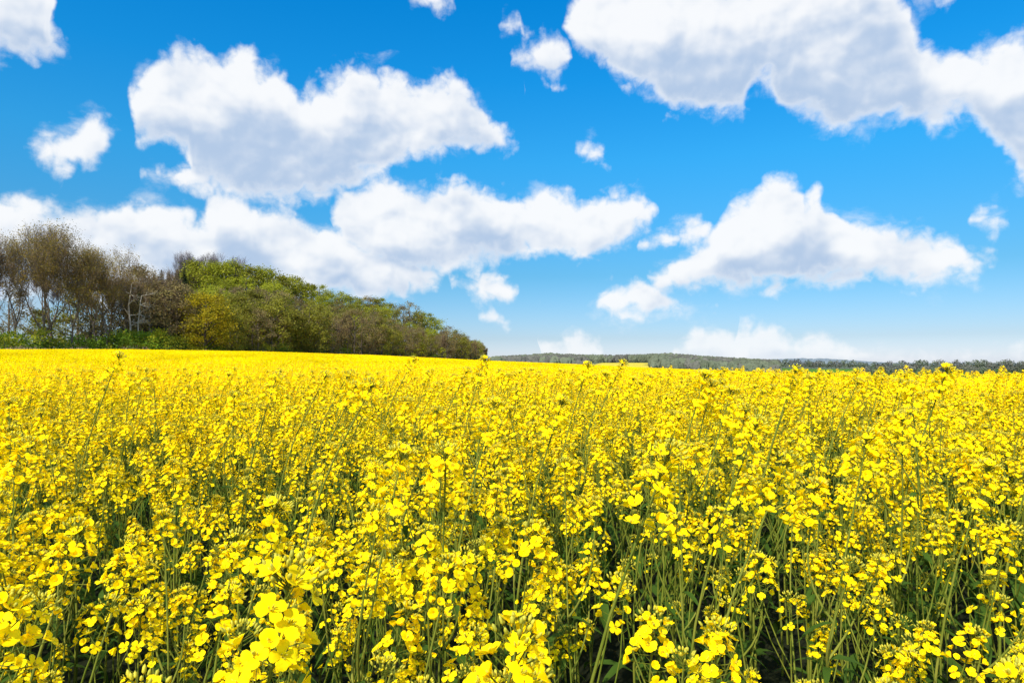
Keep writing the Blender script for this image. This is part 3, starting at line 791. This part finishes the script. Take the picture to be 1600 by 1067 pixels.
def height_field(x, y): return .985 + .05 * noise.noise(Vector((x * .5, y * .5, 3)))
cand = []
CELL = .25
for i in range(-42, 43):
    for j in range(-12, 40):
        x = (i + R_.uniform(0, 1)) * CELL; y = (j + R_.uniform(0, 1)) * CELL
        r = math.hypot(x, y); px = CXP + FOC * x / max(y, .2)
        vis = y > .6 and -60 < px < 1660
        if r < .55 or r > 10: continue
        if 0 < y < .6 and abs(x) < .7: continue
        if any(math.hypot(x - a, y - b) < .10 for a, b, *_ in placed): continue
        # thinner patch just in front, centre
        n = noise.noise(Vector((x * 1.3 + 9, y * 1.3, 0)))
        if y < 2.0 and R_.random() < .05 + .30 * n: continue
        if .6 < y < 1.75 and -.5 < x < 1.2 and R_.random() < .22: continue
        # nothing right in front of the plants singled out above
        bad = False
        for a, b, qx, qy, d in placed:
            if d < 1.3 and y < d - .02 and y > .1 and abs(px - qx) < 70: bad = True
        if bad and vis: continue
        s = height_field(x, y) * R_.uniform(.86, 1.08)
        if y < .9: s *= .93
        if 0 < y < 1.1 and abs(px - 800) > 500: s *= .93
        tall = R_.random() < .15 and r > 1.0
        cand.append((not vis, r, x, y, R_.uniform(.97, 1.07) if tall else s, R_.uniform(-.6, .5) if tall else R_.uniform(0, 6.28), R_.randrange(10, 15) if tall else R_.randrange(NP), px))
cand.sort()
n_ind = 300 - len(SHOW)
near = cand[:n_ind]; rest = cand[n_ind:]
ymax_near = max(c[1] for c in near)
for _, r, x, y, s, rz, pi, px in near:
    side = 'left' if px < 533 else ('middle' if px < 1067 else 'right')
    dep = 'front rows' if r < 1.9 else ('second rows' if r < 3.2 else 'third rows')
    tl = 'tall bent rapeseed plant' if pi >= NP else 'yellow flowering rapeseed plant'
    lab = tl + ' in the %s, %s of the field' % (dep, side)
    individual(pi, (x, y, ground(x, y)), rz, s, lab, ('tall ' if pi >= NP else '') + 'rapeseed plants in the %s, %s' % (dep, side))

# the rest of the crop in one object: whole plants, then square patches of crop that get simpler with distance
L0 = [plant_mb(pl, 0, RC).mesh('plant_full_%d' % i, PMATS, True) for i, pl in enumerate(plans)]
L1p = [plant_mb(pl, 1, RC) for pl in plans]
def patch1(seed):                                 # 1 m x 1 m of simplified plants
    rnd = random.Random(seed); mb = MB()
    for k in range(23):
        pi = rnd.randrange(NP) if rnd.random() < .96 else rnd.randrange(NP, 15)
        M = Matrix.Translation((rnd.uniform(-.55, .55), rnd.uniform(-.55, .55), 0)) @ Matrix.Rotation(rnd.uniform(0, 6.28) if pi < NP else rnd.uniform(-.5, .5), 4, 'Z') @ Matrix.Scale(rnd.uniform(.86, 1.04) if pi < NP else rnd.uniform(.96, 1.08), 4)
        mb.merge(L1p[pi], M)
    return mb.mesh('crop_patch_near_%d' % seed, PMATS)
def patch_far(seed, size, nheads, q, nq, hz=.055, stems=True):
    """size x size m of crop seen from afar: flower heads as clusters of petals above leafy depth"""
    rnd = random.Random(seed); mb = MB(); h = size / 2 * 1.06; fl_ = .95 if size < 3 else .6
    for k in range(nheads):
        x, y = rnd.uniform(-h, h), rnd.uniform(-h, h); t = rnd.random()
        z = CAN * .96 + rnd.gauss(0, hz) - .35 * t * t * t + .04 * noise.noise(Vector((x, y, seed)))
        for i in range(nq):
            a = rnd.uniform(0, 6.28); c = Vector((x + rnd.gauss(0, .022), y + rnd.gauss(0, .022), z + rnd.uniform(-.06, .045)))
            u, v, _ = frame([rnd.uniform(-1, 1) * fl_, rnd.uniform(-1.3, .6) * fl_, 1.0 + rnd.uniform(-.9, .5) * fl_])
            s = q * rnd.uniform(.6, 1.15)
            mb.add([(c - u * s)[:], (c + v * s * .8)[:], (c + u * s)[:], (c - v * s * .8)[:]], [(0, 1, 2, 3)], PM if rnd.random() < .94 else BM)
        if stems and k % 2 == 0:
            w = .0035 + q * .1; mb.add([(x - w, y, .35), (x + w, y, .35), (x + rnd.uniform(0, .04), y, z)], [(0, 1, 2)], SM)
            mb.add([(x, y - .03, z - .5), (x, y + .03, z - .5), (x + .1, y, z - .3)], [(0, 1, 2)], LM)
    for k in range(int(size * size * 14)):        # leafy depth
        c = Vector((rnd.uniform(-h, h), rnd.uniform(-h, h), rnd.uniform(.55, .95))); u, v, _ = frame([rnd.uniform(-1, 1), rnd.uniform(-1, 1), 1])
        s = .12; mb.add([(c - u * s)[:], (c + v * s * .5)[:], (c + u * s)[:], (c - v * s * .5)[:]], [(0, 1, 2, 3)], LM if k % 3 else BM)
    m = list(PMATS); m[0] = MT['far_petal']
    return mb.mesh('crop_patch_%d' % seed, m)
A = [patch1(40 + i) for i in range(5)]
B = [patch_far(50 + i, 2.0, 4 * 130, .0145, 11) for i in range(4)]
C = [patch_far(60 + i, 5.0, 25 * 95, .030, 4, .045) for i in range(3)]
D = [patch_far(70 + i, 10.0, 100 * 42, .075, 3, .04, False) for i in range(3)]
pts = []
for _, r, x, y, s, rz, pi, px in rest: pts.append(((x, y, ground(x, y)), (0, 0, rz), s, pi, 0))
def inview(x, y, m): 
    th = abs(math.atan2(x, y)); return th < .80 or (abs(x) < abs(y) * .75 + m and y > -m)
def tiles(size, r0, r1, lvl, nv, margin):
    n = int(r1 / size) + 1
    for i in range(-n, n + 1):
        for j in range(-3, n + 1):
            x, y = i * size + R_.uniform(-.1, .1) * size, j * size + R_.uniform(-.1, .1) * size
            px, Y = uY(x, y); r = max(abs(x), abs(y)) if False else math.hypot(x, y)
            if not (r0 <= r < r1) or Y > edge(px) - size * .5: continue
            if not inview(x, y, margin): continue
            pts.append(((x, y, ground(x, y)), slope_rot(x, y, R_.randrange(4) * math.pi / 2, size / 2), R_.uniform(.985, 1.03) , R_.randrange(nv), lvl))
tiles(1.0, 9.4, 22, 1, 5, 3)
tiles(2.0, 21, 60, 2, 4, 4)
tiles(5.0, 57, 150, 3, 3, 8)
tiles(10.0, 144, 345, 4, 3, 10)
print('crop points', len(pts))
cols = [lib_collection('crop_plants', L0), lib_collection('crop_patches_a', A), lib_collection('crop_patches_b', B), lib_collection('crop_patches_c', C), lib_collection('crop_patches_d', D)]
stuff_points('rapeseed_crop', pts, cols, 'the yellow flowering rapeseed crop that fills the field behind the front rows')

# ---- the wood on the left
K = {}
K['budding'] = [broad_tree(1, 21, .30, 4, .62, .16, 'leaf_olive', 6, 1.0, .20, 1, 1.1, .035), broad_tree(2, 21, .36, 4, .55, .2, 'leaf_olive', 6, 1.0, .20, 1, 1.1, .035),
                broad_tree(3, 20, .26, 4, .7, .14, 'leaf_olive', 6, 1.0, .20, 1, 1.1, .035)]
K['bare'] = [broad_tree(4, 18, .3, 4, .6, .2, 'leaf_brown', 2, 1.1, .2, 3, 1.6, .045, 'twig'), broad_tree(5, 17, .34, 4, .5, .24, 'leaf_brown', 2, 1.1, .2, 3, 1.6, .045, 'twig'),
             broad_tree(6, 17, .28, 4, .65, .2, None, 0, 1, .2, 4, 1.6, .04, 'twig_grey')]
K['beech'] = [clump_tree(7, 17, 11, 'leaf_fresh'), clump_tree(8, 16, 12, 'leaf_fresh', 52), clump_tree(9, 18, 10, 'leaf_fresh', 44)]
K['green'] = [clump_tree(10, 15, 10, 'leaf_mid'), clump_tree(11, 16, 9, 'leaf_mid', 50), clump_tree(12, 14, 10, 'leaf_mid')]
K['brown'] = [clump_tree(13, 15, 9.5, 'leaf_brown', 50, 55, .34), clump_tree(14, 16, 9, 'leaf_brown', 46, 55, .34), clump_tree(15, 14, 10, 'leaf_brown', 46, 55, .34)]
K['conifer'] = [conifer(16, 17, 8.5), conifer(17, 15, 7.5)]
K['gold'] = [clump_tree(18, 10.5, 9.6, 'leaf_gold', 64, 130, .32, .10)]
K['young'] = [clump_tree(19, 7, 4.2, 'leaf_fresh', 26, 60, .30)]
K['shrub'] = [shrub(24, 6, 3, 'leaf_fresh'), shrub(20, 5.5, 3.2, 'shrub'), shrub(21, 6.5, 2.8, 'shrub', 30)]
K['bramble'] = [shrub(22, 5, 1.5, 'dry', 26, 50, .20), shrub(23, 6, 1.9, 'dry', 26, 50, .20)]
NAMES = {'budding': ('budding_tree', 'tall tree with brownish budding leaves'), 'bare': ('bare_tree', 'leafless tree with fine twigs'),
         'beech': ('beech_tree', 'bright yellow-green leafy tree'), 'green': ('leafy_tree', 'olive green leafy tree'), 'brown': ('brown_tree', 'brown tree just coming into bud'),
         'conifer': ('spruce_tree', 'dark spruce'), 'gold': ('maple_tree', 'golden yellow tree'), 'young': ('young_tree', 'small fresh green tree'),
         'shrub': ('shrub', 'rounded green shrub'), 'bramble': ('bramble_bush', 'low dry tan bramble')}
ROWN = ['at the field edge', 'inside the wood', 'low on the slope', 'high on the slope', 'on the hilltop', 'behind the hilltop']
def zone(px): 
    return ('far left' if px < 110 else 'left of dead tree' if px < 195 else 'between dead and golden trees' if px < 285 else
            'right of golden tree' if px < 400 else 'middle of wood' if px < 530 else 'right half of wood' if px < 660 else 'right end of wood')
rt = random.Random(77); ntree = 0
def wood(kind, px, Y, H, label=None, vi=None, rz=None, tilt=0):
    global ntree
    ms = K[kind]; vi = rt.randrange(len(ms)) if vi is None else vi
    x = (px - CXP) / FOC * Y; z = ground(x, Y) - .15
    tr, cr = ms[vi]; h0 = max(v.co.z for v in cr.vertices) if ('h', kind, vi) not in K else K[('h', kind, vi)]
    K[('h', kind, vi)] = h0
    nm, desc = NAMES[kind]
    plantlike = kind in ('shrub', 'bramble')
    t = thing(nm, label or 'x', 'shrub' if plantlike else 'tree', (x, Y, z), rt.uniform(0, 6.28) if rz is None else rz, H / h0, None)
    if not label:
        d = Y - edge(px); row = ROWN[0] if d < 9 else ROWN[1] if d < 22 else ROWN[2] if d < 45 else ROWN[3] if d < 70 else ROWN[4] if d < 100 else ROWN[5]
        t['label'] = desc + ' ' + row + ', ' + zone(px); t['group'] = 'trees of the wood: ' + desc + ' ' + row + ', ' + zone(px)
    part('stems' if plantlike else 'trunk', tr, t); part('foliage' if plantlike else 'crown', cr, t)
    ntree += 1; return t
SIL = ([-200, 0, 60, 120, 180, 215, 270, 300, 360, 400, 450, 520, 560, 640, 700, 740, 768], [345, 348, 340, 352, 385, 412, 405, 400, 408, 414, 428, 456, 462, 474, 503, 526, 552])
def topH(px, Y, row=None):
    x = (px - CXP) / FOC * Y
    row = lerp(px, *SIL) if row is None else row
    return (HORP - row) / FOC * Y + EYE - ground(x, Y)
# tall trees at the far left with sky between the trunks
for px, dY, row, k, vi in [(-60, 8, 345, 'budding', 0), (-15, 4, 350, 'bare', 0), (22, 12, 345, 'budding', 1), (68, 5, 340, 'budding', 2), (80, 16, 336, 'bare', 2), (112, 3, 352, 'budding', 0), (150, 8, 362, 'budding', 1),
                           (165, 3, 385, 'budding', 2), (196, 10, 405, 'bare', 0), (215, 24, 408, 'brown', None)]:
    Y = edge(px) + dY; wood(k, px, Y, topH(px, Y, row), vi=vi)
for px, dY, row, k in [(140, 14, 440, 'brown'), (172, 12, 430, 'brown'), (60, 18, 480, 'green'), (160, 20, 425, 'brown'), (12, 20, 430, 'brown'), (120, 30, 440, 'green'), (75, 34, 475, 'green')]:
    Y = edge(px) + dY; wood(k, px, Y, topH(px, Y, row))
# spruces behind the dead tree
for px, dY, row in [(203, 20, 432), (214, 30, 428), (222, 26, 422), (230, 34, 428), (238, 22, 426), (250, 30, 420), (262, 26, 424), (275, 34, 420), (286, 38, 418), (214, 14, 444), (235, 12, 455), (255, 14, 450), (245, 20, 430), (228, 18, 434)]:
    Y = edge(px) + dY; wood('conifer', px, Y, topH(px, Y, row))
t = thing('dead_tree', 'bleached dead tree with broken pale limbs in front of the dark spruces', 'tree', (0, 0, 0))
Y = edge(205) + 6; x = (205 - CXP) / FOC * Y; t.location = (x, Y, ground(x, Y))
for nm_, me_ in dead_tree_meshes(3, (HORP - 442) / FOC * Y + EYE - ground(x, Y)): part(nm_, me_, t)
for p_, dY, row, k in [(232, 8, 446, 'brown'), (256, 10, 432, 'brown'), (274, 8, 436, 'brown'), (243, 12, 412, 'bare'), (268, 14, 410, 'bare'), (222, 14, 416, 'bare')]:
    Y = edge(p_) + dY; wood(k, p_, Y, topH(p_, Y, row), vi=0)
Y = edge(320) + 3; wood('gold', 320, Y, topH(322, Y, 450), 'golden yellow tree with a rounded crown at the foot of the wooded hill')
# two grey bare crowns over the top of the hill
for px, row, vi in [(288, 388, 2), (310, 386, 2), (330, 388, 2), (362, 394, 2)]:
    Y = edge(px) + 95; wood('bare', px, Y, topH(px, Y, row), vi=vi)
# rows up the slope: foot, inside, slope, top
for dY, step, kinds, drop in [(6, 15, ['brown', 'green', 'brown', 'bare', 'green'], 1), (18, 17, ['brown', 'green', 'brown', 'green', 'beech'], .86), (36, 18, ['green', 'brown', 'beech', 'brown'], .62),
                              (58, 19, ['beech', 'green', 'brown', 'beech'], .30), (84, 17, ['beech', 'beech', 'beech', 'green'], .0)]:
    px = (260 if dY < 30 else 292) + rt.uniform(0, 12)
    while px < 752:
        Y = edge(px) + dY + rt.uniform(-4, 4); x = (px - CXP) / FOC * Y
        base = HORP - (ground(x, Y) - EYE) / Y * FOC; top = lerp(px, *SIL)
        H = topH(px, Y, top) ; Hn = rt.uniform(11, 16)
        if dY >= 80: H = H * rt.uniform(.95, 1.08)
        else: H = min(H * .97, Hn * (1.0 if px < 600 else .85))
        if dY >= 80 and px > 690: px += 8; continue
        if abs(px - 320) < 38 and dY < 10: px += 10; continue
        k = rt.choice(kinds)
        if dY >= 58 and px > 560: k = rt.choice(['beech', 'green', 'brown'])
        if dY > 30 and px < 300 : k = rt.choice(['beech', 'brown', 'conifer'])
        if H > 3.5: wood(k, px, Y, H, vi=(rt.randrange(2) if k == 'bare' else None))
        px += step * .82 * rt.uniform(.75, 1.25) * (FOC and 1) * (150 / edge(px)) ** .55
for px, row, k in [(700, 506, 'brown'), (715, 512, 'green'), (728, 522, 'brown'), (742, 527, 'bare'), (753, 532, 'bare'), (760, 541, 'bare')]:
    Y = edge(px) + rt.uniform(5, 20); wood(k, px, Y, topH(px, Y, row))
for px, row in [(655, 530), (748, 540), (690, 540)]:
    Y = edge(px) + 2; wood('young', px, Y, topH(px, Y, row), 'small fresh green tree at the field edge, ' + {655: 'left of the other two', 748: 'at the very end of the wood', 690: 'middle one of three'}[px])
for px in list(range(-20, 300, 17)) + list(range(300, 760, 34)):
    p_ = px + rt.uniform(-5, 5); wood('shrub', p_, edge(p_) + rt.uniform(2, 5), (rt.uniform(2.8, 5.8) if px < 300 else rt.uniform(2.0, 3.9)))
for px, h_ in [(200, 5.6), (214, 5.2), (228, 6.0), (186, 5.0)]: wood('shrub', px, edge(px) + 2.5, h_)
for px in list(range(-10, 290, 15)) + list(range(290, 640, 30)):
    p_ = px + rt.uniform(-6, 6); wood('bramble', p_, edge(p_) + rt.uniform(-2.2, -.4), rt.uniform(1.6, 2.7))
print('trees', ntree)

# ---- tree belts and single trees in the valley on the right
def far_crown(seed, W, H, mat, n=120, lsize=1.0):
    rnd = random.Random(seed); cr = MB()
    for i in range(n):
        v = Vector([rnd.gauss(0, 1) for _ in range(3)]).normalized() * rnd.uniform(.55, 1)
        c = Vector((v.x * W / 2, v.y * W / 2, H * .56 + v.z * H * .44)); u, w, _ = frame(v + Vector([rnd.uniform(-.6, .6) for _ in range(3)]))
        s = lsize * rnd.uniform(.6, 1.2); cr.add([(c - u * s)[:], (c + w * s)[:], (c + u * s)[:], (c - w * s)[:]], [(0, 1, 2, 3)], 0)
    return cr.mesh('crown', [MT[mat]])
def round_crown(seed, W, H, mat):
    rnd = random.Random(seed); bm = bmesh.new(); bmesh.ops.create_icosphere(bm, subdivisions=3, radius=1)
    for v in bm.verts:
        n = noise.noise(v.co * 1.7 + Vector((seed, 0, 0))) * .35 + noise.noise(v.co * 4.5 + Vector((0, seed, 0))) * .22
        c = v.co * (1 + n); v.co = Vector((c.x * W / 2, c.y * W / 2, H * .5 + c.z * H * .5))
    me = bpy.data.meshes.new('crown'); bm.to_mesh(me); bm.free(); me.materials.append(MT[mat]); return me
def far_trunk(H):
    mb = MB(); tube(mb, [(0, 0, -1), (0, 0, H * .7)], [.3, .12], 5, 0); return mb.mesh('trunk', [MT['bark']])
FT = far_trunk(10)
FC = {'hazed_brown': [far_crown(1 + i, 10, 11, 'hazed_brown', 150, .75) for i in range(3)], 'hazed_green': [far_crown(5 + i, 9, 10, 'hazed_green', 140, .75) for i in range(3)]}
rf = random.Random(9); nb_ = 0
def far_tree(px, Y, H, m):
    global nb_
    x = (px - CXP) / FOC * Y
    brown = m == 'hazed_brown'; big = 'tall' if H > 11 else 'low'
    near_ = 'in the nearer belt' if Y < 700 else 'in the farther belt'
    zn = 'right of the highest flower' if px > 1490 else 'left of the highest flower' if px > 1400 else 'above the meadow'
    lab = '%s %s distant tree %s, %s' % (big, 'brownish' if brown else 'dull green', near_, zn)
    t = thing('distant_tree', lab, 'tree', (x, Y, ground(x, Y)), rf.uniform(0, 6.28), H / 10.5, 'distant belt: ' + lab)
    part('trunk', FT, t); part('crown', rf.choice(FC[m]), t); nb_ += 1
px = 1350
while px < 1640:
    far_tree(px, 600 + rf.uniform(-20, 40), rf.uniform(6.5, 13) if px > 1370 else rf.uniform(6, 9), rf.choice(['hazed_brown', 'hazed_brown', 'hazed_green'])); px += rf.uniform(5, 10)
px = 1180
while px < 1640:
    far_tree(px, 900 + rf.uniform(-20, 60), rf.uniform(7, 14), rf.choice(['hazed_brown', 'hazed_green', 'hazed_green'])); px += rf.uniform(5, 9)
for px, Y in [(1335, 560), (1338, 555)]: far_tree(px, Y, 4.5, 'hazed_green')
print('far trees', nb_)

# woods on the distant ridge and on the blue hills: one mass each
mesh_r = [round_crown(20 + i, 9.5, 12, 'hazed_green') for i in range(3)] + [round_crown(30 + i, 9, 12, 'hazed_brown') for i in range(2)]
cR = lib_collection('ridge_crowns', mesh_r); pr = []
for k in range(7500):
    px = rf.uniform(768, 1215); Y = rf.uniform(560, 1280)
    if in_yellow(px, Y): continue
    if Y > 1180 - 5 and px > 1180: continue
    x = (px - CXP) / FOC * Y; nn = noise.noise(Vector((px * .02, Y * .004, 1)))
    pr.append(((x, Y, ground(x, Y) - 1.5), (0, 0, rf.uniform(0, 6.28)), rf.uniform(.5, .98), (rf.randrange(3) if nn + rf.uniform(-.25, .25) > -.05 else 3 + rf.randrange(2)), 0))
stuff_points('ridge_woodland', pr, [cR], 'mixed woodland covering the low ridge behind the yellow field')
mesh_b = [round_crown(40 + i, 44, 16, 'hazed_blue') for i in range(3)]
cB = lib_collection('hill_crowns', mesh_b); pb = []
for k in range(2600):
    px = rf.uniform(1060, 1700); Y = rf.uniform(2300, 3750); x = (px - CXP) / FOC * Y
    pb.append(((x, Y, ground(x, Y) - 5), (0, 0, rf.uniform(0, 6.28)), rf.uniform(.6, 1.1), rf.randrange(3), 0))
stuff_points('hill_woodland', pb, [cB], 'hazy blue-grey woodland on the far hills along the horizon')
# meadow grass strip at the foot of the wood
g_m = []
for i in range(3):
    rnd = random.Random(90 + i); mb = MB()
    for k in range(260):
        x, y = rnd.uniform(-1.5, 1.5), rnd.uniform(-1, 1); a = rnd.uniform(0, 6.28); L_ = rnd.uniform(.25, .7)
        mb.add([(x - .03, y, 0), (x + .03, y, 0), (x + .3 * L_ * math.cos(a), y + .3 * L_ * math.sin(a), L_)], [(0, 1, 2)], 0)
    g_m.append(mb.mesh('grass_tuft_%d' % i, [MT['shrub'] if i else MT['dry']]))
cG = lib_collection('edge_grass', g_m); pg = []
for k in range(900):
    px = rf.uniform(-60, 775); Y = edge(px) + rf.uniform(-2.5, 6); x = (px - CXP) / FOC * Y
    pg.append(((x, Y, ground(x, Y)), (0, 0, rf.uniform(0, 6.28)), rf.uniform(.8, 1.5), rf.randrange(3), 0))
stuff_points('edge_grass', pg, [cG], 'rough grass along the foot of the wood')
